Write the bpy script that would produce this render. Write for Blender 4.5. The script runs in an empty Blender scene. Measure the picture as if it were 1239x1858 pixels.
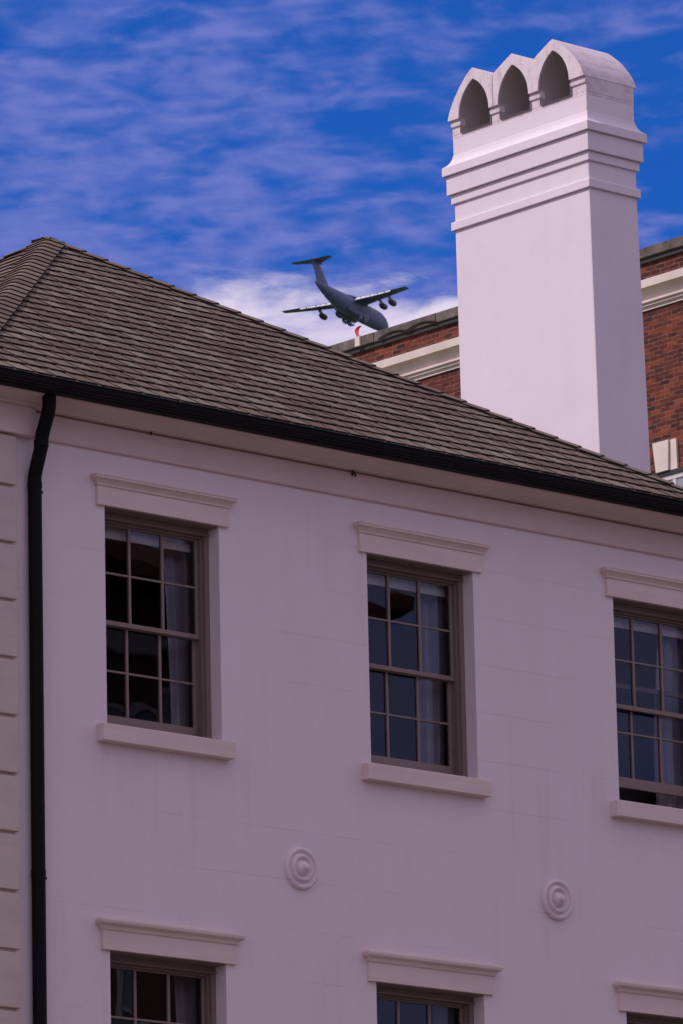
import bpy, math, random
from mathutils import Vector, Matrix
R = math.radians
random.seed(7)
S = bpy.context.scene
C = S.collection
H0 = 1.6                                   # eye height; every height below is measured from the eye and lifted by H0

# ------------------------------------------------------------------ camera
YAW, PITCH, ROLL, FPX = R(41.7645), R(13.4272), R(-1.24432), 11075.18
fw = Vector((math.sin(YAW)*math.cos(PITCH), math.cos(YAW)*math.cos(PITCH), math.sin(PITCH)))
r0 = Vector((math.cos(YAW), -math.sin(YAW), 0)); u0 = r0.cross(fw)
rt = r0*math.cos(ROLL)+u0*math.sin(ROLL); up = -r0*math.sin(ROLL)+u0*math.cos(ROLL)
cd = bpy.data.cameras.new('camera'); cam = bpy.data.objects.new('camera', cd); C.objects.link(cam)
cam.matrix_world = Matrix((( rt.x, up.x, -fw.x, 0), (rt.y, up.y, -fw.y, 0), (rt.z, up.z, -fw.z, H0), (0, 0, 0, 1)))
cd.sensor_fit = 'VERTICAL'; cd.sensor_height = 36; cd.sensor_width = 24
cd.lens = FPX/1858*36; cd.clip_start = 1; cd.clip_end = 20000
cd.dof.use_dof = True; cd.dof.focus_distance = 62; cd.dof.aperture_fstop = 22
S.camera = cam
S.render.resolution_x, S.render.resolution_y = 683, 1024
S.view_settings.view_transform = 'Standard'; S.view_settings.look = 'None'
S.view_settings.exposure = 0; S.view_settings.gamma = 1

# ------------------------------------------------------------------ sun and sky
SUN = Vector((-0.62, 0.36, 0.70)).normalized()       # towards the sun
ld = bpy.data.lights.new('sun', 'SUN'); ld.energy = 2.75; ld.angle = R(0.53); ld.color = (1.0, 0.93, 0.90)
lo = bpy.data.objects.new('sun', ld); C.objects.link(lo)
lo.rotation_euler = SUN.to_track_quat('Z', 'Y').to_euler(); lo.location = (-20, 20, 60)

W = bpy.data.worlds.new('World'); S.world = W; W.use_nodes = True
nt = W.node_tree; N = nt.nodes; L = nt.links; N.clear()
def nd(t, **k):
    n = N.new(t)
    for a, b in k.items(): setattr(n, a, b)
    return n
def mth(op, a, b=None, c=None, clamp=False):
    n = nd('ShaderNodeMath', operation=op); n.use_clamp = clamp
    for i, v in enumerate((a, b, c)):
        if v is None: continue
        if isinstance(v, (int, float)): n.inputs[i].default_value = v
        else: L.new(v, n.inputs[i])
    return n.outputs[0]
def dot(v, w):
    n = nd('ShaderNodeVectorMath', operation='DOT_PRODUCT'); L.new(v, n.inputs[0]); n.inputs[1].default_value = w
    return n.outputs['Value']
def noise(vec, scale, detail=6, rough=.55, dist=0.0):
    n = nd('ShaderNodeTexNoise'); L.new(vec, n.inputs['Vector'])
    n.inputs['Scale'].default_value = scale; n.inputs['Detail'].default_value = detail
    n.inputs['Roughness'].default_value = rough; n.inputs['Distortion'].default_value = dist
    return n.outputs['Fac']
def mapr(v, a, b, c=0.0, d=1.0, smooth=True):
    n = nd('ShaderNodeMapRange'); n.interpolation_type = 'SMOOTHSTEP' if smooth else 'LINEAR'
    L.new(v, n.inputs['Value'])
    for i, q in zip((1, 2, 3, 4), (a, b, c, d)): n.inputs[i].default_value = q
    return n.outputs[0]
def mix(f, a, b, mode='MIX'):
    n = nd('ShaderNodeMix', data_type='RGBA', blend_type=mode); n.clamp_factor = True
    for i, v in ((0, f), (6, a), (7, b)):
        if isinstance(v, (int, float)): n.inputs[i].default_value = v
        elif isinstance(v, tuple): n.inputs[i].default_value = (*v, 1)
        else: L.new(v, n.inputs[i])
    return n.outputs[2]
sky = nd('ShaderNodeTexSky', sky_type='NISHITA'); sky.sun_disc = False
sky.sun_elevation = math.asin(SUN.z); sky.sun_rotation = math.atan2(SUN.x, SUN.y)
sky.ozone_density = 6; sky.air_density = 1.0; sky.dust_density = 0.2
tc = nd('ShaderNodeTexCoord'); D = tc.outputs['Generated']
sep = nd('ShaderNodeSeparateXYZ'); L.new(D, sep.inputs[0])
zz = mth('MAXIMUM', sep.outputs[2], 0.05)
px, py = mth('DIVIDE', sep.outputs[0], zz), mth('DIVIDE', sep.outputs[1], zz)
# a cloud sheet at one height, seen in perspective; its axes turned to the wind
cmb = nd('ShaderNodeCombineXYZ')
a_, b_ = math.sin(YAW), math.cos(YAW)
L.new(mth('ADD', mth('MULTIPLY', px, b_), mth('MULTIPLY', py, -a_)), cmb.inputs[0])
L.new(mth('ADD', mth('MULTIPLY', px, a_), mth('MULTIPLY', py, b_)), cmb.inputs[1])
P = cmb.outputs[0]
mp = nd('ShaderNodeMapping'); L.new(P, mp.inputs[0]); mp.inputs['Scale'].default_value = (1.25, 1.0, 1); mp.inputs['Rotation'].default_value = (0, 0, R(14))
PW = mp.outputs[0]
n1 = noise(PW, 15, 6, .54, .2); n2 = noise(PW, 3.2, 4, .5); n3 = noise(PW, 30, 4, .5, .2)
azv = dot(D, tuple(rt)); elv = dot(D, tuple(up))
cov = mth('ADD', mth('MULTIPLY', n1, .62), mth('ADD', mth('MULTIPLY', n2, .32), mth('MULTIPLY', n3, .16)))
side = mapr(azv, -0.055, 0.06, 0.075, -0.085, False)      # the sheet thins towards the east
low = mapr(elv, 0.03, 0.085, 0.03, -0.05, False)
cov = mth('ADD', mth('ADD', cov, side), low)
m1 = mapr(cov, 0.42, 0.68)
base = mix(1.0, sky.outputs[0], (0.10, 0.42, 1.04), 'MULTIPLY')
colr = mix(mth('MULTIPLY', m1, .82), base, mix(mapr(n3, .35, .7), (1.15, 1.62, 5.2), (1.70, 1.98, 5.6)))
# high contrails of thin cirrus
# bright cumulus bank low in the north-east
nb = noise(PW, 8, 6, .6, .3)
top = mth('ADD', mth('SUBTRACT', 0.0358, elv), mth('MULTIPLY', mth('SUBTRACT', nb, .5), .026))
wx = mth('MULTIPLY', mapr(azv, -0.030, -0.018), mapr(azv, 0.022, 0.036, 1, 0))
m2 = mth('MULTIPLY', mapr(top, -0.003, 0.006), wx)
colr = mix(m2, colr, mix(mapr(nb, .35, .65), (5.5, 5.0, 7.2), (7.2, 6.4, 7.9)))
# the rest of the sky, away from this window of blue, gets an unseen pale overcast, added to whiten the fill
off = mth('ADD', mth('ABSOLUTE', azv), mth('ABSOLUTE', mth('SUBTRACT', dot(D, tuple(fw)), 1.0)))
fm = nd('ShaderNodeVectorMath', operation='DISTANCE'); L.new(D, fm.inputs[0]); fm.inputs[1].default_value = (fw.x, -fw.y, fw.z)
ov = mth('MULTIPLY', mapr(off, 0.10, 0.35), mapr(fm.outputs['Value'], .15, .4, .55, 1.0))
wh = noise(PW, 1.1, 5, .55)
colr = mix(mth('MULTIPLY', ov, mapr(wh, .28, .55, .45, .95)), colr, (6.1, 5.4, 7.0))
bg = nd('ShaderNodeBackground'); L.new(colr, bg.inputs[0]); bg.inputs[1].default_value = 0.107
wo = nd('ShaderNodeOutputWorld'); L.new(bg.outputs[0], wo.inputs[0])

# ------------------------------------------------------------------ materials
M = {}
class Mat:
    def __init__(s, name, col, rough=.8, metal=0, spec=.5):
        s.m = bpy.data.materials.new(name); s.m.use_nodes = True; s.t = s.m.node_tree; s.N = s.t.nodes; s.L = s.t.links
        s.b = s.N['Principled BSDF']; s.b.inputs['Base Color'].default_value = (*col, 1)
        s.b.inputs['Roughness'].default_value = rough; s.b.inputs['Metallic'].default_value = metal
        s.b.inputs['Specular IOR Level'].default_value = spec
        M[name] = s.m
    def n(s, t, inp=None, **k):
        q = s.N.new(t)
        for a, b in k.items(): setattr(q, a, b)
        for a, b in (inp or {}).items():
            if hasattr(b, 'links') or isinstance(b, bpy.types.NodeSocket): s.L.new(b, q.inputs[a])
            else: q.inputs[a].default_value = b
        return q
    def pos(s): return s.n('ShaderNodeNewGeometry').outputs['Position']
    def noise(s, scale, detail=5, rough=.6, vec=None, dist=0):
        v = vec if vec is not None else s.pos()
        return s.n('ShaderNodeTexNoise', {'Vector': v, 'Scale': scale, 'Detail': detail, 'Roughness': rough, 'Distortion': dist}).outputs['Fac']
    def ramp(s, f, *st):
        q = s.n('ShaderNodeValToRGB', {'Fac': f}); e = q.color_ramp.elements
        while len(e) < len(st): e.new(.5)
        for el, (p, c) in zip(e, st): el.position = p; el.color = (*c, 1)
        return q.outputs[0]
    def mix(s, f, a, b, mode='MIX'):
        q = s.N.new('ShaderNodeMix'); q.data_type = 'RGBA'; q.blend_type = mode
        for i, v in ((0, f), (6, a), (7, b)):
            if isinstance(v, (int, float)): q.inputs[i].default_value = v
            elif isinstance(v, tuple): q.inputs[i].default_value = (*v, 1)
            else: s.L.new(v, q.inputs[i])
        return q.outputs[2]
    def scaled(s, sc, vec=None):
        return s.n('ShaderNodeMapping', {'Vector': vec if vec is not None else s.pos(), 'Scale': sc}).outputs[0]
    def col(s, c): s.L.new(c, s.b.inputs['Base Color'])
    def bump(s, h, st=.3, d=.01):
        q = s.n('ShaderNodeBump', {'Height': h, 'Strength': st, 'Distance': d}); s.L.new(q.outputs[0], s.b.inputs['Normal'])
        return q
def math_(m, op, a, b=0.0, c=0.0, clamp=False):
    q = m.N.new('ShaderNodeMath'); q.operation = op; q.use_clamp = clamp
    for i, v in enumerate((a, b, c)):
        if isinstance(v, (int, float)): q.inputs[i].default_value = v
        else: m.L.new(v, q.inputs[i])
    return q.outputs[0]

def stucco(name, c, dark, lines=True):
    m = Mat(name, c, .85, spec=.25)
    a = m.noise(1.3, 6, .65); b = m.noise(22, 4, .6); st = m.noise(1, 5, .7, m.scaled((5, 5, .5)))
    f = math_(m, 'ADD', math_(m, 'MULTIPLY', a, .6), math_(m, 'MULTIPLY', st, .4))
    cc = m.ramp(f, (.32, dark), (.62, c))
    sp = m.n('ShaderNodeSeparateXYZ', {0: m.pos()})
    h = math_(m, 'ADD', math_(m, 'MULTIPLY', b, .35), math_(m, 'MULTIPLY', m.noise(4.5, 4, .55), 1.0))
    if lines:   # ghost of the masonry courses under the render, broken where plaster covers them
        wob = math_(m, 'MULTIPLY', m.noise(3.0, 2), .02)
        fr = math_(m, 'FRACT', math_(m, 'DIVIDE', math_(m, 'ADD', sp.outputs[2], wob), .392))
        ln = math_(m, 'LESS_THAN', fr, .013)
        br = m.n('ShaderNodeMapRange', {0: m.noise(1.1, 3, .6), 1: .50, 2: .60}).outputs[0]
        ln = math_(m, 'MULTIPLY', ln, br)
        cc = m.mix(math_(m, 'MULTIPLY', ln, .32), cc, tuple(x*.5 for x in c))
        h = math_(m, 'SUBTRACT', h, math_(m, 'MULTIPLY', ln, .6))
    if lines:
        sk = m.noise(1, 4, .6, m.scaled((7, 1, .22))); pt = m.noise(.9, 3, .5)
        w_ = math_(m, 'MULTIPLY', m.n('ShaderNodeMapRange', {0: sk, 1: .52, 2: .70}).outputs[0], m.n('ShaderNodeMapRange', {0: pt, 1: .45, 2: .62}).outputs[0])
        cc = m.mix(math_(m, 'MULTIPLY', w_, .28), cc, tuple(x*.72 for x in c))
    m.col(cc); m.bump(h, .38 if lines else .2, .012)
    return m
stucco('wall_paint', (.80, .67, .705), (.75, .62, .65))
stucco('chimney_paint', (.775, .665, .735), (.72, .61, .67), lines=False)

m = Mat('cap_paint', (.72, .60, .64), .85, spec=.2)       # weathered cement cap
sp = m.n('ShaderNodeSeparateXYZ', {0: m.pos()})
st = m.noise(1, 6, .7, m.scaled((3, 26, 3))); bl = m.noise(9, 6, .7)
f = math_(m, 'MULTIPLY', m.n('ShaderNodeMapRange', {0: math_(m, 'ADD', math_(m, 'MULTIPLY', st, .5), math_(m, 'MULTIPLY', bl, .5)), 1: .48, 2: .66}).outputs[0], .7)
m.col(m.mix(f, (.74, .62, .66), (.40, .32, .35))); m.bump(m.noise(40, 5), .3, .01)

def paint(name, c, rough=.6, var=.12):
    m = Mat(name, c, rough, spec=.35)
    f = m.noise(1.6, 6, .65); g = m.noise(1, 5, .7, m.scaled((2, 8, 14)))
    k = math_(m, 'ADD', math_(m, 'MULTIPLY', f, .5), math_(m, 'MULTIPLY', g, .5))
    m.col(m.ramp(k, (.34, tuple(x*(1-var) for x in c)), (.62, c))); m.bump(m.noise(30, 4), .15, .006)
paint('trim_stone', (.77, .61, .56), .75, .14)
paint('frieze_paint', (.74, .56, .53), .75, .16)
paint('quoin_stone', (.62, .50, .45), .8, .16)
paint('casing_paint', (.235, .162, .145), .5)
paint('sash_paint', (.265, .19, .172), .5)
paint('black_metal', (.006, .0055, .006), .6, .3)
M['black_metal'].node_tree.nodes['Principled BSDF'].inputs['Specular IOR Level'].default_value = .12
Mat('gutter_lip', (.03, .03, .035), .35)
m = Mat('blind_cloth', (.95, .86, .84), .9)
m = Mat('curtain_cloth', (.62, .56, .66), .95); m.bump(m.noise(60, 3), .2, .003)
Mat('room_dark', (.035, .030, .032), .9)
Mat('dirt', (.05, .03, .02), .95)

# glass: fresnel mirror over clear
g = bpy.data.materials.new('window_glass'); g.use_nodes = True; t = g.node_tree; t.nodes.clear()
o = t.nodes.new('ShaderNodeOutputMaterial'); mx = t.nodes.new('ShaderNodeMixShader'); fr = t.nodes.new('ShaderNodeFresnel'); fr.inputs['IOR'].default_value = 1.5
tr = t.nodes.new('ShaderNodeBsdfTransparent'); tr.inputs[0].default_value = (.82, .84, .86, 1); gl = t.nodes.new('ShaderNodeBsdfGlossy'); gl.inputs['Roughness'].default_value = .005
gl.inputs['Color'].default_value = (.9, .92, 1, 1)
bp = t.nodes.new('ShaderNodeBump'); nz = t.nodes.new('ShaderNodeTexNoise'); nz.inputs['Scale'].default_value = 2.2; nz.inputs['Detail'].default_value = 1
ge = t.nodes.new('ShaderNodeNewGeometry'); t.links.new(ge.outputs['Position'], nz.inputs['Vector'])
t.links.new(nz.outputs['Fac'], bp.inputs['Height']); bp.inputs['Strength'].default_value = .035; bp.inputs['Distance'].default_value = .02
t.links.new(bp.outputs[0], gl.inputs['Normal'])
t.links.new(fr.outputs[0], mx.inputs[0]); t.links.new(tr.outputs[0], mx.inputs[1]); t.links.new(gl.outputs[0], mx.inputs[2]); t.links.new(mx.outputs[0], o.inputs[0])
M['window_glass'] = g

# shingles: colour by tab, granules over it
m = Mat('roof_shingle', (.15, .12, .11), .92, spec=.2)
at = m.n('ShaderNodeAttribute'); at.attribute_name = 'tab'
tabf = at.outputs['Fac']
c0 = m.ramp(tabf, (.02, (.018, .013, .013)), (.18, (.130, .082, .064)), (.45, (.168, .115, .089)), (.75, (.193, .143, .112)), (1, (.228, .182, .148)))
gr = m.noise(160, 3, .7); bl = m.noise(2.2, 4, .6)
c1 = m.mix(.75, c0, m.ramp(gr, (.3, (.55, .55, .55)), (.7, (1.3, 1.3, 1.3))), 'MULTIPLY')
c2 = m.mix(.8, c1, m.ramp(bl, (.3, (.85, .83, .82)), (.7, (1.12, 1.1, 1.08))), 'MULTIPLY')
m.col(c2); m.bump(gr, .5, .004)

# brick wall facing -X: courses along Y
m = Mat('brick', (.3, .1, .06), .9, spec=.2)
sp = m.n('ShaderNodeSeparateXYZ', {0: m.pos()})
wb = math_(m, 'MULTIPLY', math_(m, 'SUBTRACT', m.noise(2.2, 3, .6), .5), .045)
cv = m.n('ShaderNodeCombineXYZ', {0: math_(m, 'ADD', sp.outputs[1], wb), 1: math_(m, 'ADD', sp.outputs[2], wb)}).outputs[0]
bt = m.n('ShaderNodeTexBrick', {'Vector': cv, 'Scale': 1.0, 'Mortar Size': .0075, 'Brick Width': .225, 'Row Height': .078,
        'Color1': (0, 0, 0, 1), 'Color2': (1, 1, 1, 1), 'Mortar': (.5, .5, .5, 1), 'Bias': 0.0, 'Mortar Smooth': .3})
rnd = bt.outputs['Color']; mor = bt.outputs['Fac']
vn = m.noise(1, 2, .5, m.scaled((0, 4.4, 12.8)))
k = math_(m, 'ADD', math_(m, 'MULTIPLY', rnd, .62), math_(m, 'MULTIPLY', vn, .38))
bc = m.ramp(k, (.12, (.045, .017, .017)), (.35, (.10, .026, .021)), (.6, (.155, .034, .024)), (.82, (.26, .058, .028)), (1, (.16, .06, .045)))
mm = m.ramp(m.noise(7, 5, .7), (.35, (.075, .045, .037)), (.65, (.25, .17, .13)))
m.col(m.mix(mor, m.mix(.35, bc, m.ramp(m.noise(.7, 5, .6), (.3, (.5, .5, .5)), (.7, (1.3, 1.3, 1.3))), 'MULTIPLY'), mm))
m.bump(math_(m, 'SUBTRACT', m.noise(30, 4), math_(m, 'MULTIPLY', mor, 1.2)), .6, .012)

m = Mat('coping_stone', (.33, .26, .22), .9); m.col(m.ramp(m.noise(3.5, 7, .7), (.3, (.055, .041, .037)), (.5, (.13, .10, .088)), (.72, (.23, .18, .16))))
m = Mat('cornice_stone', (.66, .56, .54), .8); m.col(m.ramp(m.noise(1.2, 6, .65), (.3, (.62, .50, .45)), (.65, (.80, .66, .60))))
Mat('tar', (.03, .026, .026), .8)
Mat('red_plastic', (.75, .04, .03), .5)
Mat('white_frame', (.62, .55, .56), .6)
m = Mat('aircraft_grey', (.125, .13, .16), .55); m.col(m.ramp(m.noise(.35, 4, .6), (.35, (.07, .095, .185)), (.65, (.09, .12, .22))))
Mat('aircraft_flap', (.62, .60, .62), .45)
Mat('aircraft_dark', (.035, .036, .045), .5)
m = Mat('asphalt', (.05, .05, .05), .9); m.col(m.ramp(m.noise(6, 8, .7), (.3, (.04, .04, .042)), (.7, (.07, .068, .066))))
m = Mat('paving', (.32, .28, .26), .9); m.col(m.ramp(m.noise(1.5, 8, .7), (.3, (.13, .11, .10)), (.7, (.20, .17, .15))))
m = Mat('grass', (.06, .09, .03), .95); m.col(m.ramp(m.noise(.4, 8, .7), (.3, (.045, .07, .025)), (.7, (.09, .11, .05))))
m = Mat('red_tile', (.13, .045, .03), .85); m.bump(m.noise(20, 3), .4, .03)
Mat('dark_brick', (.16, .08, .06), .9)

# ------------------------------------------------------------------ mesh helpers
class MB:
    def __init__(s): s.v = []; s.f = []
    def add(s, vs, fs):
        o = len(s.v); s.v += [tuple(v) for v in vs]; s.f += [tuple(o+i for i in f) for f in fs]; return s
    def box(s, x0, x1, y0, y1, z0, z1):
        return s.add([(x0, y0, z0), (x1, y0, z0), (x1, y1, z0), (x0, y1, z0), (x0, y0, z1), (x1, y0, z1), (x1, y1, z1), (x0, y1, z1)],
                     [(0, 3, 2, 1), (4, 5, 6, 7), (0, 1, 5, 4), (1, 2, 6, 5), (2, 3, 7, 6), (3, 0, 4, 7)])
    def quad(s, a, b, c, d): return s.add([a, b, c, d], [(0, 1, 2, 3)])
    def loft(s, rings, cap0=True, cap1=True, closed=True):
        n = len(rings[0]); vs = [p for r in rings for p in r]; fs = []
        for i in range(len(rings)-1):
            for j in range(n if closed else n-1):
                k = (j+1) % n; fs.append((i*n+j, i*n+k, (i+1)*n+k, (i+1)*n+j))
        if cap0: fs.append(tuple(reversed(range(n))))
        if cap1: fs.append(tuple((len(rings)-1)*n+j for j in range(n)))
        return s.add(vs, fs)
    def rect_loft(s, x0, x1, y0, y1, layers, k=(1, 1, 1, 1)):
        """layers (z, out): a rectangle grown by out on each side; k scales left, right, front, back"""
        return s.loft([[(x0-e*k[0], y0-e*k[2], z), (x1+e*k[1], y0-e*k[2], z), (x1+e*k[1], y1+e*k[3], z), (x0-e*k[0], y1+e*k[3], z)] for z, e in layers])
    def tube(s, pts, rad, n=20, caps=True):
        pts = [Vector(p) for p in pts]; rr = rad if isinstance(rad, (list, tuple)) else [rad]*len(pts); rings = []
        ref = Vector((0.31, 0.9, 0.17))
        for i, p in enumerate(pts):
            d = (pts[min(i+1, len(pts)-1)]-pts[max(i-1, 0)]).normalized()
            a = d.cross(ref).normalized(); b = d.cross(a)
            rings.append([p+(a*math.cos(2*math.pi*j/n)+b*math.sin(2*math.pi*j/n))*rr[i] for j in range(n)])
        return s.loft(rings, caps, caps)
    def build(s, name, mat, parent=None, smooth=False, lift=H0, bevel=0, flip=True):
        me = bpy.data.meshes.new(name); me.from_pydata([(x, y, z+lift) for x, y, z in s.v], [], s.f); me.update()
        me.materials.append(M[mat]); o = bpy.data.objects.new(name, me); C.objects.link(o)
        import bmesh
        b = bmesh.new(); b.from_mesh(me)
        if flip: bmesh.ops.recalc_face_normals(b, faces=b.faces)
        b.to_mesh(me); b.free()
        if parent: o.parent = parent
        if smooth:
            for p in me.polygons: p.use_smooth = True
            md = o.modifiers.new('edge', 'EDGE_SPLIT'); md.split_angle = R(40)
        if bevel:
            bv = o.modifiers.new('bevel', 'BEVEL'); bv.width = bevel; bv.segments = 2; bv.limit_method = 'ANGLE'
        return o
def tag(o, label=None, cat=None, group=None, kind=None):
    for k, v in (('label', label), ('category', cat), ('group', group), ('kind', kind)):
        if v: o[k] = v
    return o
def empty(name, label, cat, group=None):
    o = bpy.data.objects.new(name, None); C.objects.link(o); return tag(o, label, cat, group)

# ------------------------------------------------------------------ the ground
b = MB(); b.quad((-6000, -6000, -.02), (6000, -6000, -.02), (6000, 6000, -.02), (-6000, 6000, -.02)); tag(b.build('ground', 'grass', lift=0), kind='structure')
b = MB(); b.box(-60, 160, 22, 34.2, -.1, .12); tag(b.build('pavement', 'paving', lift=0), kind='structure')
b = MB(); b.quad((-60, 4, .0), (160, 4, .0), (160, 22, .0), (-60, 22, .0)); tag(b.build('road', 'asphalt', lift=0), kind='structure')
b = MB(); b.box(-60, 160, -8, 4, -.1, .12); tag(b.build('far_pavement', 'paving', lift=0), kind='structure')

# ------------------------------------------------------------------ the white house
HX0, HX1, HY0, HY1 = 27.45, 35.50, 35.0, 44.0
EX0, EX1, EY0, EY1 = 27.05, 35.68, 34.60, 44.4            # eaves
ROW = {'up': 9.205, 'low': 5.775}; OPW, OPH = 1.143, 1.70
WX = (28.83, 31.51, 34.22)
house = empty('white_house', 'white rendered house with hipped shingle roof, black gutter and tall sash windows', 'house')
holes = [(x, x+OPW, z, z+OPH) for z in ROW.values() for x in WX]

def wall_mesh():
    b = MB()
    xs = sorted({HX0, HX1, *[h[0] for h in holes], *[h[1] for h in holes]})
    zs = sorted({-H0, 11.62, *[h[2] for h in holes], *[h[3] for h in holes]})
    for i in range(len(xs)-1):
        for j in range(len(zs)-1):
            cx, cz = (xs[i]+xs[i+1])/2, (zs[j]+zs[j+1])/2
            if any(h[0] < cx < h[1] and h[2] < cz < h[3] for h in holes): continue
            b.quad((xs[i], HY0, zs[j]), (xs[i+1], HY0, zs[j]), (xs[i+1], HY0, zs[j+1]), (xs[i], HY0, zs[j+1]))
    for x0, x1, z0, z1 in holes:
        y0, y1 = HY0, HY0+.32
        b.quad((x0, y0, z0), (x0, y1, z0), (x0, y1, z1), (x0, y0, z1)); b.quad((x1, y0, z0), (x1, y1, z0), (x1, y1, z1), (x1, y0, z1))
        b.quad((x0, y0, z0), (x1, y0, z0), (x1, y1, z0), (x0, y1, z0)); b.quad((x0, y0, z1), (x1, y0, z1), (x1, y1, z1), (x0, y1, z1))
    b.quad((HX0, HY0, -H0), (HX0, HY1, -H0), (HX0, HY1, 11.62), (HX0, HY0, 11.62))
    b.quad((HX1, HY0, -H0), (HX1, HY1, -H0), (HX1, HY1, 11.62), (HX1, HY0, 11.62))
    b.quad((HX0, HY1, -H0), (HX1, HY1, -H0), (HX1, HY1, 11.62), (HX0, HY1, 11.62))
    return b
wall_mesh().build('wall', 'wall_paint', house)

# frieze and crown moulding run round under the eaves
b = MB(); b.rect_loft(HX0, HX1, HY0, HY1, [(11.332, 0), (11.332, .028), (11.342, .034), (11.526, .034), (11.530, .028), (11.530, .002), (11.545, .002), (11.545, 0)], (1, 1, 1, 1)); b.build('frieze', 'frieze_paint', house)
KR = (1, .45, 1, 1)
b = MB(); b.rect_loft(HX0, HX1, HY0, HY1, [(11.5455, .0), (11.5455, .088), (11.556, .094), (11.560, .112), (11.570, .118), (11.582, .15), (11.594, .20), (11.604, .245), (11.612, .262), (11.640, .264), (11.644, .33), (11.655, .33), (11.655, 0)], KR)
b.build('crown_moulding', 'frieze_paint', house)
b = MB(); b.box(HX0-.045, 28.10, HY0-.085, HY0, 11.322, 11.5445); b.box(HX0-.045, 28.115, HY0-.125, HY0-.066, 11.5475, 11.60)
b.build('corner_frieze', 'frieze_paint', house, bevel=.004)
# gutter
b = MB()
prof = [(11.628, .275), (11.610, .285), (11.604, .30), (11.604, .370), (11.612, .386), (11.640, .394), (11.662, .402), (11.690, .405), (11.697, .41), (11.704, .405), (11.704, .395), (11.690, .392), (11.66, .30)]
b.rect_loft(HX0, HX1, HY0, HY1, prof, KR); gut = b.build('gutter', 'black_metal', house)
b = MB(); b.rect_loft(HX0, HX1, HY0, HY1, [(11.7045, .396), (11.7045, .411), (11.7085, .411), (11.7085, .396)], KR); b.build('gutter_lip', 'gutter_lip', gut)

# quoins at the left corner
b = MB()
z = 11.32; top = 11.316; bh, gv = .442, .028
edges = [11.316, 10.912]
k = 10.912
while k > -H0+.3: edges.append(k-bh); k -= bh
for i in range(len(edges)-1):
    z1, z0 = edges[i]-gv/2, edges[i+1]+gv/2
    b.box(HX0-.06, 27.928, HY0-.062, HY0+.40, z0, z1)
b.build('quoin', 'quoin_stone', house, bevel=.007)
b = MB(); b.box(HX0-.035, 27.905, HY0-.03, HY0+.38, -H0, 11.318); b.build('quoin_joint', 'quoin_stone', house)

# downspout: swan neck from the gutter back to the wall
PX, PY = 28.10, HY0-.062
pts = [(PX, 34.752, 11.625), (PX, 34.756, 11.53), (PX, 34.772, 11.47), (PX, 34.838, 11.33), (PX, 34.853, 11.28), (PX, 34.858, 11.225), (PX, 34.925, 11.06), (PX, PY, 11.01), (PX, PY, 10.92), (PX, PY, -H0+.2)]
b = MB(); b.tube(pts, .053, 24); dsp = b.build('downspout', 'black_metal', house, smooth=True)
for z in (11.255, 10.95, 7.98):
    b = MB(); y = 34.855 if z > 11 else PY
    b.tube([(PX, y, z-.022), (PX, y, z+.022)], .0565, 24); b.build('collar', 'black_metal', dsp, smooth=True)
for z in (10.915, 7.955):
    b = MB(); b.box(PX-.02, PX+.105, PY+.03, HY0, z-.010, z+.010); b.build('bracket', 'black_metal', dsp)

# anchor plates with concentric rings
for cx, cz in ((30.748, 8.293), (33.477, 8.315)):
    prof = [(.166, 0), (.167, .012), (.163, .024), (.154, .032), (.143, .033), (.134, .026), (.128, .014), (.120, .010), (.113, .014), (.109, .028), (.101, .040), (.090, .042), (.080, .034), (.074, .020), (.066, .014), (.057, .020), (.050, .046), (.040, .060), (.028, .064), (.024, .092), (.012, .100), (.0, .100)]
    b = MB(); n = 48
    b.loft([[(cx+r*math.cos(2*math.pi*j/n), HY0-d, cz+r*math.sin(2*math.pi*j/n)) for j in range(n)] for r, d in prof], True, False)
    b.build('anchor_plate', 'wall_paint', house, smooth=True)
# dauber nests under the crown
for x, z, s in ((29.26, 11.532, .009), (31.335, 11.522, .014), (31.362, 11.508, .009)):
    b = MB(); b.tube([(x, 34.955, z+s*1.3), (x+.004, 34.945, z), (x, 34.955, z-s*1.6)], [s*.8, s, s*.4], 8); b.build('mud_nest', 'dirt', house)

# ---- windows
def frame_ring(b, x0, x1, z0, z1, y0, y1, wl, wt, wb):
    b.box(x0, x0+wl, y0, y1, z0, z1); b.box(x1-wl, x1, y0, y1, z0, z1)
    if wt: b.box(x0+wl, x1-wl, y0, y1, z1-wt, z1)
    if wb: b.box(x0+wl, x1-wl, y0, y1, z0, z0+wb)
def sash(name, x0, x1, z0, z1, y0, parent, wt, wb):
    st = .046; b = MB(); frame_ring(b, x0, x1, z0, z1, y0, y0+.036, st, wt, wb)
    gx0, gx1, gz0, gz1 = x0+st, x1-st, z0+wb, z1-wt
    for k in (1, 2):
        c = gx0+(gx1-gx0)*k/3; b.box(c-.0115, c+.0115, y0+.004, y0+.034, gz0, gz1)
    cz = (gz0+gz1)/2
    for k in range(3):
        a = gx0+(gx1-gx0)*k/3+(.0115 if k else 0); c = gx0+(gx1-gx0)*(k+1)/3-(.0115 if k < 2 else 0)
        b.box(a, c, y0+.006, y0+.032, cz-.008, cz+.008)
    s = b.build(name, 'sash_paint', parent, bevel=.003)
    b = MB()
    for i in range(3):
        for j in range(2):
            a, c = gx0+(gx1-gx0)*i/3, gx0+(gx1-gx0)*(i+1)/3; e, f = gz0+(gz1-gz0)*j/2, gz0+(gz1-gz0)*(j+1)/2
            t1, t2 = random.uniform(-.0008, .0008), random.uniform(-.0008, .0008)
            b.quad((a, y0+.02+t1, e), (c, y0+.02-t1, e), (c, y0+.02-t1+t2, f), (a, y0+.02+t1+t2, f))
    b.build('pane', 'window_glass', parent, flip=False)
    return s
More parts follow.
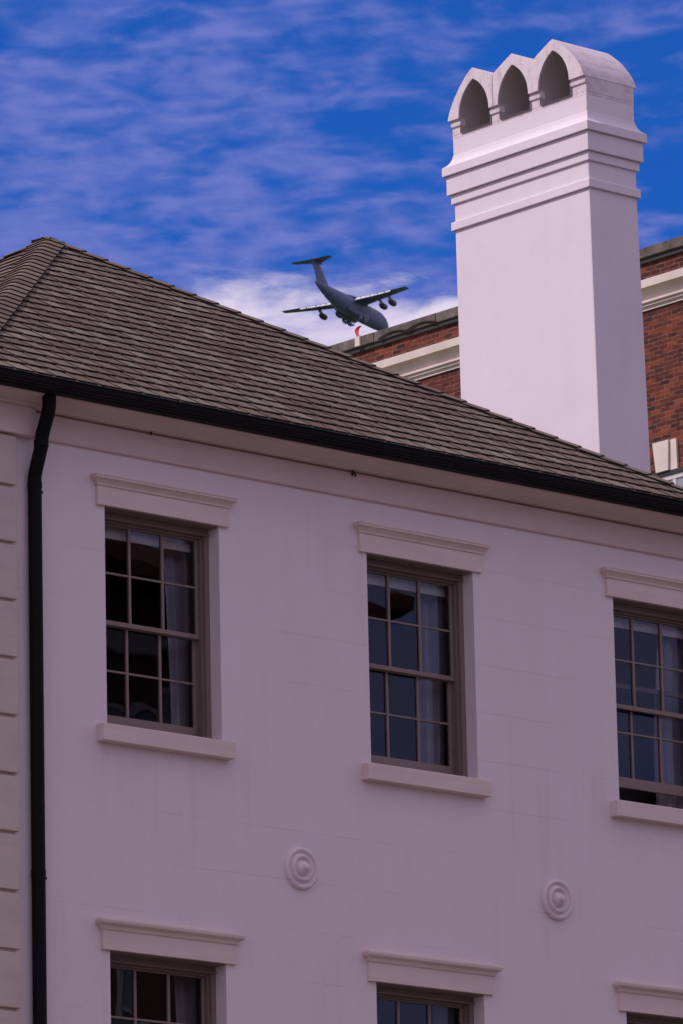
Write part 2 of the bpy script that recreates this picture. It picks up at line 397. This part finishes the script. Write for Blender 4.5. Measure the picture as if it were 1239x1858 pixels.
places = {('up', 0): 'leftmost upper', ('up', 1): 'middle upper', ('up', 2): 'rightmost upper, partly raised', ('low', 0): 'lower left', ('low', 1): 'lower middle', ('low', 2): 'lower right'}
def window(row, i):
    x0, z0 = WX[i], ROW[row]; x1, z1 = x0+OPW, z0+OPH
    raised = .185 if (row, i) == ('up', 2) else 0
    b = MB()
    frame_ring(b, x0, x1, z0, z1, HY0+.12, HY0+.30, .044, .062, .02)
    frame_ring(b, x0+.044, x1-.044, z0+.02, z1-.062, HY0+.155, HY0+.19, .012, .016, 0)
    b.box(x0, x1, HY0+.106, HY0+.1195, z1-.062, z1-.050); b.box(x0+.001, x1-.001, HY0+.004, HY0+.1055, z1-.010, z1-.001)
    win = b.build('window', 'casing_paint', house, bevel=.003)
    zm = z0+.848
    sash('upper_sash', x0+.030, x1-.030, zm-.018, z1-.045, HY0+.192, win, .045, .036)
    sash('lower_sash', x0+.030, x1-.030, z0-.005+raised, zm+.018+raised, HY0+.236, win, .036, .142 if not raised else .088)
    # sill and lintel of cut stone
    b = MB(); b.rect_loft(x0-.105, x1+.070, HY0-.085, HY0+.119, [(z0-.142, 0), (z0-.016, 0), (z0-.010, -.004)], (1, 1, 1, 0)); b.build('sill', 'trim_stone', win, bevel=.004)
    b = MB(); lx0, lx1 = x0-.088, x1+.088; yb = HY0-.028; zt = z1+.150
    b.box(lx0, lx1, yb, HY0+.0, z1, zt)
    if row == 'up':
        lay = [(zt, .0), (zt, .010), (zt+.010, .012), (zt+.012, .006), (zt+.020, .010), (zt+.034, .022), (zt+.048, .038), (zt+.050, .048), (zt+.066, .050), (zt+.068, .055), (zt+.080, .055), (zt+.083, 0)]
    else:
        lay = [(zt, .0), (zt, .008), (zt+.012, .014), (zt+.030, .020), (zt+.034, .034), (zt+.046, .050), (zt+.066, .054), (zt+.082, .048), (zt+.092, .03), (zt+.093, 0)]
    b.rect_loft(lx0, lx1, yb, HY0, lay, (1, 1, 1, 0)); b.build('lintel', 'trim_stone', win, bevel=.002)
    # the dark room behind
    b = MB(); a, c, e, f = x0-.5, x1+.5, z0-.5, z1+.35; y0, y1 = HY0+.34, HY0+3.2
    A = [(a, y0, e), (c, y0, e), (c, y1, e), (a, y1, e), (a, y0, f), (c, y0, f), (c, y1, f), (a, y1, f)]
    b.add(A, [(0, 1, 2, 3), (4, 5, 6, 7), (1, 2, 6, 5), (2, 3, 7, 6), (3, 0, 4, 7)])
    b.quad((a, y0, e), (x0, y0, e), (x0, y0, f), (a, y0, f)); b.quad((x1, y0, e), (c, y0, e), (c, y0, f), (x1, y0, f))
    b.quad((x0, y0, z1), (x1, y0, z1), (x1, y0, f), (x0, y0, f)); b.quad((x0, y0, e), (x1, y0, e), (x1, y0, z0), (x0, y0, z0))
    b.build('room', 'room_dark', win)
    pl = places[(row, i)]
    # roller blind drawn nearly up
    if row == 'up':
        b = MB(); b.box(x0+.02, x1-.02, HY0+.283, HY0+.287, z1-.152, z1-.0); b.box(x0+.02, x1-.02, HY0+.281, HY0+.290, z1-.163, z1-.152)
        tag(b.build('roller_blind', 'blind_cloth'), 'white roller blind drawn up behind the %s window' % pl, 'blind', 'roller blinds in the upper windows')
    # curtain gathered at the right
    b = MB(); n = 60; rings = []
    ca, cb = x0+.93+{0: .0, 1: .03, 2: -.04}[i]+(.05 if row == 'low' else 0), x1+.24
    for k in range(14):
        z = z1+.1-(z1-z0+.3)*k/13; sw = (.07, .02, .045)[i]*math.sin(k/13*(2.2+i)+i)
        ring = []
        for j in range(n+1):
            q = j/n; x = ca+sw*(1-q)+(cb-ca)*q
            y = HY0+.43+.035*math.sin(q*(26+5*i)+.5*math.sin(k*.3+i)+2*i)+.025*math.sin(q*(9+3*i)+i)
            ring.append((x, y, z))
        rings.append(ring)
    b.loft(rings, False, False, closed=False)
    tag(b.build('curtain', 'curtain_cloth', smooth=True), 'pale grey gathered curtain behind the %s window' % pl, 'curtain', 'curtains behind the sash windows')
for row in ('up', 'low'):
    for i in range(3): window(row, i)

# ---- roof
PIT = .6
APEX = Vector((31.95, 39.50, 11.65+PIT*4.9)); ZE = 11.65
cn = [Vector((EX0, EY0, ZE)), Vector((EX1, EY0, ZE)), Vector((EX1, EY1, ZE)), Vector((EX0, EY1, ZE))]
b = MB(); b.add([*[c-Vector((0, 0, .012)) for c in cn], APEX-Vector((0, 0, .012)), *[c-Vector((0, 0, .03)) for c in cn]], [(0, 1, 4), (1, 2, 4), (2, 3, 4), (3, 0, 4), (8, 7, 6, 5)])
Mat('shingle_under', (.065, .046, .042), .95)
roof = b.build('roof', 'shingle_under', house)
def clip(poly, a, bb, c):            # keep a*s+b*t<=c
    out = []
    for i in range(len(poly)):
        p, q = poly[i], poly[(i+1) % len(poly)]; dp, dq = a*p[0]+bb*p[1]-c, a*q[0]+bb*q[1]-c
        if dp <= 0: out.append(p)
        if dp*dq < 0:
            k = dp/(dp-dq); out.append((p[0]+(q[0]-p[0])*k, p[1]+(q[1]-p[1])*k))
    return out
def shingle_face(A, B, Ptop, expo, seed, parent, name='shingles'):
    rnd = random.Random(seed)
    e = (B-A).normalized(); LN = (B-A).length
    ap = Ptop-A; sa = ap.dot(e); v = (ap-e*sa); T = v.length; v.normalize(); n = e.cross(v)
    if n.z < 0: n = -n
    vs, fs, at = [], [], []
    row = 0; t = .05
    while t < T:
        s = -rnd.random()*.3-.1
        last = .5
        while s < LN:
            w = rnd.choice((.175, .20, .225))*rnd.uniform(.95, 1.05)
            col = .2+.8*rnd.random()**1.3
            if rnd.random() < .3: col = min(1, max(.2, last+rnd.uniform(-.15, .15)))
            last = col
            th = rnd.uniform(.0165, .020); dj = rnd.uniform(-.002, .002)
            t0, t1 = t+dj, t+expo+.045
            poly = [(s+.014, t0), (s+w-.014, t0), (s+w-.014, t1), (s+.014, t1)]
            poly = clip(poly, T, -sa, 0-0) if False else clip(poly, -T, sa, 0)        # right of line A-apex
            if len(poly) > 2: poly = clip(poly, T, (LN-sa), T*LN)                      # left of line B-apex
            if len(poly) > 2:
                o = len(vs); m_ = len(poly)
                for (ps, pt) in poly:
                    k = (pt-t0)/(t1-t0); h = th*(1-k)+.002*k
                    vs.append(A+e*ps+v*pt+n*h)
                for (ps, pt) in poly: vs.append(A+e*ps+v*pt-n*.008)
                fs.append(tuple(o+i for i in range(m_))); at.append(col)
                for i in range(m_):
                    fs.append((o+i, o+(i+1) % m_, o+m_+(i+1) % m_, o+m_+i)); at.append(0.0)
            s += w
        t += expo; row += 1
    me = bpy.data.meshes.new(name); me.from_pydata([(p.x, p.y, p.z+H0) for p in vs], [], fs)
    a = me.attributes.new('tab', 'FLOAT', 'FACE'); a.data.foreach_set('value', at); me.materials.append(M['roof_shingle'])
    o = bpy.data.objects.new(name, me); C.objects.link(o); o.parent = parent
    import bmesh as bmm
    q = bmm.new(); q.from_mesh(me); bmm.ops.recalc_face_normals(q, faces=q.faces); q.to_mesh(me); q.free()
    return o
EXPO = .2145
shingle_face(cn[0], cn[1], APEX, EXPO, 11, roof)
shingle_face(cn[3], cn[0], APEX, EXPO, 12, roof)
shingle_face(cn[1], cn[2], APEX, EXPO, 13, roof)
shingle_face(cn[2], cn[3], APEX, EXPO, 14, roof)
def hip_caps(P0, P1, nl, nr, seed):
    """folded cap shingles up a hip; nl, nr are the normals of the two roof faces"""
    rnd = random.Random(seed); d = (P1-P0); Ln = d.length; d.normalize()
    dl, dr = nl.cross(d).normalized(), d.cross(nr).normalized()
    mid = (nl+nr).normalized(); vs, fs, at = [], [], []
    # make dl, dr point down each face
    if dl.z > 0: dl = -dl
    if dr.z > 0: dr = -dr
    t = 0.03; wd = .150
    while t < Ln:
        t1 = min(t+EXPO+.05, Ln+.02); col = .25+.6*rnd.random(); o = len(vs); w = wd*rnd.uniform(.97, 1.03)
        sec = [(-1, w), (-1, .045), (-1, .018), (0, 0), (1, .018), (1, .045), (1, w)]
        for tt, hh in ((t, .036), (t1, .022)):
            for up_ in (1, 0):
                for sd, x in sec:
                    nn = mid if x < .03 else (nl if sd < 0 else nr); dd = dl if sd < 0 else dr
                    drop = -.004 if x == 0 else 0
                    p = P0+d*tt+(dd*x if sd else Vector((0, 0, 0)))+nn*((hh if up_ else .008)+drop*2)
                    vs.append(p)
        n = len(sec)
        def F(*q): fs.append(tuple(o+i for i in q)); at.append(col)
        for j in range(n-1):
            F(j, j+1, 2*n+j+1, 2*n+j)                      # top
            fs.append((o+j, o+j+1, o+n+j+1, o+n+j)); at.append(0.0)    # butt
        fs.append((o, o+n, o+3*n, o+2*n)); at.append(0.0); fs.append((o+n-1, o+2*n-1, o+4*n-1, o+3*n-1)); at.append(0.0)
        t += EXPO
    me = bpy.data.meshes.new('hip_cap'); me.from_pydata([(p.x, p.y, p.z+H0) for p in vs], [], fs)
    a = me.attributes.new('tab', 'FLOAT', 'FACE'); a.data.foreach_set('value', at); me.materials.append(M['roof_shingle'])
    o = bpy.data.objects.new('hip_cap', me); C.objects.link(o); o.parent = roof
def fnorm(A, B, Cc):
    n = (B-A).cross(Cc-A).normalized(); return n if n.z > 0 else -n
nF, nR, nB, nL = fnorm(cn[0], cn[1], APEX), fnorm(cn[1], cn[2], APEX), fnorm(cn[2], cn[3], APEX), fnorm(cn[3], cn[0], APEX)
hip_caps(cn[0], APEX, nL, nF, 1); hip_caps(cn[1], APEX, nF, nR, 2); hip_caps(cn[2], APEX, nR, nB, 3); hip_caps(cn[3], APEX, nB, nL, 4)

# ------------------------------------------------------------------ the tall white chimney behind
ch = empty('chimney', 'tall white rendered chimney with three pointed arch openings at its top', 'chimney')
CX0, CX1, CY0, CY1 = 37.0, 37.600, 37.975, 39.772
b = MB(); b.loft([[(37.0, 37.945, -H0), (37.66, 37.945, -H0), (37.66, 39.745, -H0), (37.0, 39.745, -H0)],
                  [(37.0, 37.948, 13.0), (37.635, 37.948, 13.0), (37.635, 39.752, 13.0), (37.0, 39.752, 13.0)],
                  [(CX0, CY0, 15.62), (CX1, CY0, 15.62), (CX1, CY1, 15.62), (CX0, CY1, 15.62)],
                  [(CX0, CY0, 16.50), (CX1, CY0, 16.50), (CX1, CY1, 16.50), (CX0, CY1, 16.50)]]); b.build('shaft', 'chimney_paint', ch, bevel=.012)
for lay in ([(15.612, 0), (15.612, .026), (15.690, .026), (15.700, .006), (15.700, 0)], [(15.866, 0), (15.866, .022), (15.951, .022), (15.951, 0)],
            [(15.952, 0), (15.952, .050), (16.133, .050), (16.133, 0)]):
    b = MB(); b.rect_loft(CX0, CX1, CY0, CY1, lay); b.build('band', 'chimney_paint', ch, bevel=.005)
b = MB(); b.rect_loft(CX0, CX1, CY0, CY1, [(16.134, 0), (16.134, .078), (16.216, .078), (16.222, .070), (16.236, .050), (16.254, .034), (16.276, .020), (16.300, .010), (16.33, .003), (16.34, 0)])
b.build('cornice', 'chimney_paint', ch, bevel=.004)
# the arched top: three pointed tunnels running from the broad face to the back
PITCHY = .541; CEN = [38.368, 38.368+PITCHY, 38.362+2*PITCHY]
def gothic(c, hw, z0, h, n=12):                   # points of a pointed arch from the right spring to the left one
    out = []
    for k in range(n+1):
        q = k/n; a = hw*(1-q); out.append(a)
    R_ = (hw*hw+h*h)/(2*hw); pts = []
    amax = math.asin(min(1, h/R_))
    for k in range(n+1):
        a = amax*k/n; pts.append((c-hw+ (R_ - R_*math.cos(a)), z0+R_*math.sin(a)))
    left = [(2*c-y, z) for y, z in reversed(pts[:-1])]
    return pts+left
ZS = 16.680; ZSILL = 16.524
def cap_mesh():
    b = MB(); hw = .205
    # piers and walls between the openings, up to the springing
    ys = [CY0]
    for c in CEN: ys += [c-hw, c+hw]
    ys += [CY1]
    b.box(CX0, CX1, CY0, CY1, 16.49, ZSILL)
    for k in range(0, 8, 2): b.box(CX0+.0, CX1-.0, ys[k], ys[k+1], ZSILL, ZS-.013)
    return b
cm_ = cap_mesh(); rec = MB(); Mat('opening_shade', (.40, .35, .35), .95); [(rec.loft([[(x, y, z) for y, z in [(c-.212, ZSILL-.01)]+gothic(c, .212, ZS-.0125, .335)+[(c+.212, ZSILL-.01)]] for x in (CX1-.24, CX1-.06)]), rec.build('flue_back', 'opening_shade', ch), rec.v.clear(), rec.f.clear()) for c in CEN]; cm_.build('opening_wall', 'cap_paint', ch, bevel=.004)  # shade of the openings put into this grey; back plates added to darken them
hw = .205
ys = [CY0]
for c in CEN: ys += [c-hw, c+hw]
ys += [CY1]
for k in range(0, 8, 2):
    y0, y1 = ys[k], ys[k+1]; b = MB(); b.rect_loft(CX0, CX0+.045, y0, y1, [(16.600, 0), (16.606, .015), (16.640, .017), (16.644, .005), (ZS-.0125, .007), (ZS-.0125, 0)], (1, 0, .15 if k == 0 else .6, .15 if k == 6 else .6)); b.build('impost', 'cap_paint', ch)
# roof shells: pointed outer profile with valleys, pointed soffit inside
def shell(ci, c):
    n = 14; xa, xb = CX0-.036, CX1+.03; zt, zv = 17.108, 16.965; zb = ZS-.012
    hn = .396 if ci == 0 else None; hf = .352 if ci == 2 else None
    PR = [(0, 0), (.13, .055), (.27, .15), (.52, .34), (.74, .565), (.90, .775), (.97, .90), (1, 1)]
    def drop(q):
        for (a, e), (b_, f) in zip(PR, PR[1:]):
            if q <= b_: return e+(f-e)*(q-a)/(b_-a)
        return 1
    def side(h, sgn):                       # from the foot up to the tip
        if h: return [(c+sgn*h*q, zt-(zt-zb)*drop(q)) for q in [1-(k/n)**1.5 for k in range(n)]]
        m = PITCHY/2; lo = [(c+sgn*m, zb+(zv-zb)*k/(n//2)) for k in range(n//2)]
        hi = [(c+sgn*m*(1-k/(n-n//2)), zv+(zt-zv)*(k/(n-n//2))**.9) for k in range(n-n//2)]
        return lo+hi
    O = side(hn, -1)+[(c, zt)]+list(reversed(side(hf, 1)))
    I = gothic(c, .205, ZS-.0128, .334, n); m_ = len(O)
    vs = [(x, y, z) for x in (xa, xb) for P_ in (O, I) for y, z in P_]; fs = []
    for k in range(m_-1):
        fs += [(k, k+1, m_+k+1, m_+k), (2*m_+k, 3*m_+k, 3*m_+k+1, 2*m_+k+1), (k, 2*m_+k, 2*m_+k+1, k+1), (m_+k, m_+k+1, 3*m_+k+1, 3*m_+k)]
    fs += [(0, m_, 3*m_, 2*m_), (m_-1, 2*m_+m_-1, 3*m_+m_-1, 2*m_-1)]
    return MB().add(vs, fs)
for ci, c in enumerate(CEN): shell(ci, c).build('arched_cap', 'cap_paint', ch, smooth=True)
for c in CEN:                                 # added lining whose dark grey stands in for shade inside each opening
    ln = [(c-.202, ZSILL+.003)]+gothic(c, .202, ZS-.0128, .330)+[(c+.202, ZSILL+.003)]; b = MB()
    b.loft([[(x, y, z) for y, z in ln] for x in (CX0-.02, CX1-.245)], False, False); b.build('shade_lining', 'opening_shade', ch, smooth=True)

# ------------------------------------------------------------------ the brick building far behind
bb = empty('brick_building', 'tall red brick building with pale stone cornice rising behind the white chimney', 'building')
BX = 70.0; BY0, BY1 = 58.0, 92.0
b = MB(); b.box(BX, BX+25, BY0, BY1, -H0, 27.93); b.build('wall', 'brick', bb)
b = MB()
y = BY0-.1
rr = random.Random(5)
while y < BY1+.1:
    w = 1.62; b.box(BX-.09+rr.uniform(-.004, .004), BX+.5, y+.006, min(y+w, BY1+.1)-.006, 27.965+rr.uniform(-.003, .003), 28.145+rr.uniform(-.004, .004)); y += w
b.build('coping', 'coping_stone', bb, bevel=.012)
b = MB(); b.box(BX-.05, BX+.45, BY0-.05, BY1+.05, 27.885, 27.964); b.build('flashing', 'tar', bb)
b = MB()
lay = [(27.055, 0), (27.055, .035), (27.085, .035), (27.10, .05), (27.112, .05), (27.116, .075), (27.150, .08), (27.165, .11), (27.178, .115), (27.180, .035), (27.36, .05), (27.402, .10), (27.404, .19), (27.545, .195), (27.560, .05), (27.56, 0)]
b.rect_loft(BX, BX+25, BY0, BY1, lay); b.build('cornice', 'cornice_stone', bb, bevel=.003)
# window with keystone, at the right edge of the photo
wy0, wy1, wz0, wz1 = 69.55, 70.55, 22.2, 24.10
b = MB(); rings = []
for x in (BX-.085, BX+.02):
    rings.append([(x, 70.395, 24.20), (x, 70.10, 24.20), (x, 70.075, 24.72), (x, 70.455, 24.72)])
b.loft(rings); kr = b.build('keystone', 'cornice_stone', bb, bevel=.006)
b = MB(); b.loft([[(x, 70.09, 24.20), (x, 69.92, 24.20), (x, 69.93, 24.72), (x, 70.065, 24.72)] for x in (BX-.045, BX+.02)]); b.build('keystone_flank', 'cornice_stone', bb, bevel=.004)
b = MB(); b.box(BX-.05, BX+.02, 68.9, 70.60, 24.13, 24.195); b.build('window_head', 'tar', bb)
b = MB(); b.box(BX-.025, BX+.02, 68.9, 70.56, 24.045, 24.129)
for y in (70.50, 70.02, 69.55, 69.05): b.box(BX-.02, BX+.015, y-.04, y+.04, 22.2, 24.044)
b.box(BX-.02, BX+.015, 68.9, 70.56, 22.1, 22.199)
wf = b.build('window_frame', 'white_frame', bb)
b = MB(); b.quad((BX-.005, 68.9, 22.2), (BX-.005, 70.5, 22.2), (BX-.005, 70.5, 24.04), (BX-.005, 68.9, 24.04))
Mat('far_glass', (.30, .30, .36), .08, spec=.9); b.build('pane', 'far_glass', wf)
# loose cable hanging over the coping
b = MB(); pts = []
for k in range(25):
    q = k/24; pts.append((BX-.11, 77.2-q*1.5, 27.985+.06*abs(math.sin(q*math.pi*2))))
b.tube(pts, .014, 8); tag(b.build('cable', 'tar', smooth=True), 'dark cable looped along the stone coping of the brick building', 'cable')
# red marker on its stub post
mk = empty('warning_marker', 'small red curved marker on a short post above the brick parapet', 'marker')
b = MB(); b.box(BX-.13, BX-.09, 77.67, 77.79, 27.97, 28.155); b.build('post', 'cornice_stone', mk)
b = MB(); rings = []
for k, (dy, z, w) in enumerate(((-.01, 28.155, .045), (.0, 28.19, .05), (.015, 28.225, .06), (.015, 28.26, .075), (-.01, 28.295, .085), (-.055, 28.31, .05), (-.10, 28.315, .02))):
    rings.append([(BX-.12, 77.73+dy-w/1.2, z), (BX-.09, 77.73+dy, z+.0), (BX-.12, 77.73+dy+w/1.2, z), (BX-.15, 77.73+dy, z)])
b.loft(rings); b.build('fin', 'red_plastic', mk)
b = MB(); b.box(BX-.125, BX-.085, 74.72, 74.86, 27.97, 28.15); tag(b.build('coping_clamp', 'cornice_stone'), 'pale clamp block on the coping left of the chimney', 'clamp')

# ------------------------------------------------------------------ the aircraft, three kilometres off
ac = empty('cargo_aircraft', 'grey four engined cargo jet with a high T tail flying past low clouds', 'aircraft')
def sec(b_, w, h, zc, n=24, flat=0):
    out = []
    for j in range(n):
        a = 2*math.pi*j/n; x = math.sin(a)*w/2; z = math.cos(a)*h/2
        if z < 0 and flat: z = z*(1-flat)
        out.append((x, -b_, zc+z))
    return out
b = MB()
fus = [(0, .6, .6, -1.6), (.8, 3.0, 3.0, -1.5), (2.2, 5.0, 5.2, -1.1), (5, 6.7, 7.6, -.4), (8.5, 7.4, 9.2, .1), (13, 7.6, 9.8, .2), (30, 7.6, 9.9, .2), (40, 7.6, 9.8, .2), (46, 7.4, 9.3, .5), (52, 6.5, 7.8, 1.2), (58, 5.2, 6.0, 2.0), (64, 3.6, 4.1, 2.9), (69, 1.7, 2.0, 3.8), (71.5, .4, .5, 4.3)]
b.loft([sec(*q) for q in fus]); b.build('fuselage', 'aircraft_grey', ac, smooth=True, lift=0)
b = MB()                                       # wing-body fairing and gear pods
b.loft([sec(q, w, h, z) for q, w, h, z in ((20, 1, .6, 5.0), (23, 5.4, 2.6, 4.7), (30, 6.4, 3.2, 4.6), (37, 5.0, 2.6, 4.7), (43, 1, .6, 5.0))])
for s in (-1, 1):
    for off in (0,):
        rings = []
        for q, w, h in ((24, .6, .8), (26, 2.0, 3.0), (30, 2.6, 3.8), (38, 2.6, 3.8), (42, 1.8, 2.6), (45, .5, .6)):
            rings.append([(s*3.3+x, y, z-3.2) for x, y, z in sec(q, w, h, 0, 16)])
        b.loft(rings)
b.build('gear_fairing', 'aircraft_grey', ac, smooth=True, lift=0)
def foil(le, chord, th, s, z, up3=(0, 0, 1), n=8):
    up3 = Vector(up3); pts = []
    prof = [(0, 0), (.03, .35), (.12, .75), (.3, 1), (.5, .9), (.75, .5), (1, .04)]
    top_ = [(le+c*chord, t*th*chord*.55) for c, t in prof]; bot = [(le+c*chord, -t*th*chord*.45) for c, t in reversed(prof[1:])]
    return top_+bot
def wing_half(b, s, st, rootz):
    rings = []
    for y, le, ch_, th, z in st:
        rings.append([(s*y, -q, z+t) for q, t in foil(le, ch_, th, y, z)])
    b.loft(rings)
WS = [(0, 20.5, 14.6, .13, 4.9), (3.2, 22.2, 13.4, .13, 4.9), (14, 28.2, 9.5, .12, 4.1), (24, 33.7, 7.0, .11, 3.3), (33.4, 38.9, 4.6, .10, 2.6), (34.0, 39.9, 3.2, .08, 2.55)]
def lerpW(y):
    for k in range(len(WS)-1):
        if WS[k][0] <= y <= WS[k+1][0]:
            q = (y-WS[k][0])/(WS[k+1][0]-WS[k][0]); return [a+(c-a)*q for a, c in zip(WS[k], WS[k+1])]
for s in (-1, 1):
    b = MB(); wing_half(b, s, WS, 4.9); w = b.build('wing', 'aircraft_grey', ac, smooth=True, lift=0)
    # lowered flaps along the inner trailing edge
    for y0, y1 in ((3.8, 9.3), (9.6, 14.9), (15.2, 20.4), (20.7, 24.6)):
        b = MB(); rings = []
        for y in (y0, y1):
            q = lerpW(y); te = q[1]+q[2]; c = q[2]*.33; z = q[4]-.10; dn = R(34)
            p0 = (te-.55, z+.18); p1 = (te-.55+c*math.cos(dn), z+.18-c*math.sin(dn))
            rings.append([(s*y, -p0[0], p0[1]+.12), (s*y, -(p0[0]*.5+p1[0]*.5), (p0[1]+p1[1])/2+.24), (s*y, -p1[0], p1[1]), (s*y, -p0[0], p0[1]-.25)])
        b.loft(rings); b.build('flap', 'aircraft_flap', w, lift=0)
    for y in (6.5, 12, 16.8, 21.5):
        b = MB(); q = lerpW(y); te = q[1]+q[2]
        b.loft([[(s*y+x*k, -bb_, q[4]-.9+z*k) for x, z in ((0, .5), (.3, 0), (0, -.5), (-.3, 0))] for bb_, k in ((te-4, .2), (te-1.5, 1.1), (te+.6, .9), (te+2.1, .2))])
        b.build('flap_track', 'aircraft_dark', w, lift=0)
    # engines
    for y in (12.0, 19.0):
        q = lerpW(y); le = q[1]; zc = q[4]-2.9
        b = MB(); rings = []
        for bb_, r_ in ((le-4.2, 1.20), (le-4.0, 1.38), (le-2.8, 1.52), (le-1.2, 1.45), (le-.2, 1.25), (le-.19, .85), (le+1.6, .55), (le+2.0, .3)):
            rings.append([(s*y+r_*math.sin(2*math.pi*j/20), -bb_, zc+r_*math.cos(2*math.pi*j/20)) for j in range(20)])
        b.loft(rings, False, True); 
        b.loft([[(s*y+r_*math.sin(2*math.pi*j/20), -bb_, zc+r_*math.cos(2*math.pi*j/20)) for j in range(20)] for bb_, r_ in ((le-4.2, 1.20), (le-3.2, 1.1))], False, True)
        en = b.build('engine', 'aircraft_dark', ac, smooth=True, lift=0)
        b = MB(); b.loft([[(s*y-.22, -(le-2.5), zc+1.2), (s*y+.22, -(le-2.5), zc+1.2), (s*y+.22, -(le+.8), zc+.8), (s*y-.22, -(le+.8), zc+.8)],
                          [(s*y-.18, -(le+.2), q[4]), (s*y+.18, -(le+.2), q[4]), (s*y+.18, -(le+4.2), q[4]-.2), (s*y-.18, -(le+4.2), q[4]-.2)]])
        b.build('pylon', 'aircraft_grey', en, lift=0)
# tail
b = MB(); rings = []
for z, le, c, th in ((4.4, 57.0, 12.6, .10), (8, 60.2, 10.6, .10), (14.6, 66.2, 8.2, .10)):
    rings.append([(t, -q, z) for q, t in foil(le, c, th, 0, 0)])
b.loft(rings); b.build('tail_fin', 'aircraft_grey', ac, smooth=True, lift=0)
b = MB()
for s in (-1, 1): wing_half(b, s, [(0, 64.6, 8.6, .10, 14.8), (5, 68.4, 5.9, .09, 14.6), (10.4, 72.3, 3.2, .08, 14.3)], 14.8)
b.loft([sec(q, w, w, 14.75, 14) for q, w in ((63.2, .2), (64.5, 1.0), (68, 1.3), (73, 1.0), (75, .2))])
b.build('tailplane', 'aircraft_grey', ac, smooth=True, lift=0)
for s, q in ((-1, 30), (1, 30), (-1, 35), (1, 35), (0, 8)):       # lowered landing gear
    b = MB(); x = s*3.4; b.tube([(x, -q, -4.0), (x, -q, -6.4)], .22, 8)
    for dx in (-.7, .7):
        for dq in ((-.9, .9) if s else (0,)): b.tube([(x+dx-.35, -q-dq, -6.5), (x+dx+.35, -q-dq, -6.5)], .5, 12)
    if s: b.box(x+s*1.2, x+s*1.4, -q-1.6, -q+1.6, -6.2, -4.2)
    b.build('landing_gear', 'aircraft_grey', ac, lift=0)
f_ = (rt*.479-up*.214+fw*.851).normalized(); u_ = (up*.963+fw*.268-rt*.037); u_ = (u_-f_*u_.dot(f_)).normalized(); s_ = f_.cross(u_)
AD = 2970.0
def dirpx(x, y): return (fw*FPX+rt*(x-619.5)-up*(y-929)).normalized()
nose = dirpx(700.5, 591)*AD*1.0
ac.matrix_world = Matrix(((s_.x, f_.x, u_.x, nose.x), (s_.y, f_.y, u_.y, nose.y), (s_.z, f_.z, u_.z, nose.z+H0), (0, 0, 0, 1)))

# ------------------------------------------------------------------ the house across the street (seen in the glass)
op = empty('opposite_building', 'dark brick building with wide eaves and red tiled roof mirrored in the windows', 'building')
d = dirpx(742, 1118); w0 = d*((35.2)/d.y); dm = Vector((d.x, -d.y, d.z)); K = w0+dm*60
b = MB(); b.box(K.x-22, K.x-1.3, K.y-20, K.y-1.3, -H0, K.z-.1); b.build('wall', 'dark_brick', op)
b = MB(); x0, x1, y0, y1, z = K.x-23.3, K.x, K.y-21.3, K.y, K.z
b.add([(x0, y0, z), (x1, y0, z), (x1, y1, z), (x0, y1, z), (x0, y0, z+.25), (x1, y0, z+.25), (x1, y1, z+.25), (x0, y1, z+.25), (x0+10, y0+10.6, z+4.6), (x1-10, y0+10.6, z+4.6)],
      [(0, 3, 2, 1), (0, 1, 5, 4), (1, 2, 6, 5), (2, 3, 7, 6), (3, 0, 4, 7), (4, 5, 9, 8), (5, 6, 9), (6, 7, 8, 9), (7, 4, 8)])
b.build('roof', 'red_tile', op)

b = MB(); b.box(K.x-22, K.x-1.22, K.y-1.3, K.y-1.1, K.z-1.15, K.z-.75); b.box(K.x-22, K.x-1.25, K.y-1.3, K.y-1.2, K.z-5.3, K.z-5.05); b.build('band_course', 'white_frame', op)
for k in range(6):
    for zz_ in (K.z-4.4, K.z-8.8):
        b = MB(); xx = K.x-3.4-k*2.9; frame_ring(b, xx, xx+1.4, zz_, zz_+2.5, K.y-1.32, K.y-1.22, .12, .12, .12); b.box(xx+.12, xx+1.28, K.y-1.31, K.y-1.24, zz_+1.2, zz_+1.28); w = b.build('window_frame', 'white_frame', op)
        b = MB(); b.quad((xx, K.y-1.285, zz_), (xx+1.4, K.y-1.285, zz_), (xx+1.4, K.y-1.285, zz_+2.5), (xx, K.y-1.285, zz_+2.5)); b.build('pane', 'far_glass', w)

# unseen terrace added behind the camera to dim the lower part of the house wall
tr = empty('unseen_terrace', 'long unseen brick terrace added behind the camera to dim the lower house wall', 'building')
b = MB(); b.box(-30, 62, -22, -9, -H0, 11.0); b.build('wall', 'dark_brick', tr)
b = MB(); b.add([(-30.5, -22.5, 11.001), (62.5, -22.5, 11.001), (62.5, -8.5, 11.001), (-30.5, -8.5, 11.001), (-30.5, -15.5, 13.6), (62.5, -15.5, 13.6)], [(0, 3, 2, 1), (3, 2, 5, 4), (1, 0, 4, 5), (0, 3, 4), (2, 1, 5)]); b.build('roof', 'asphalt', tr)
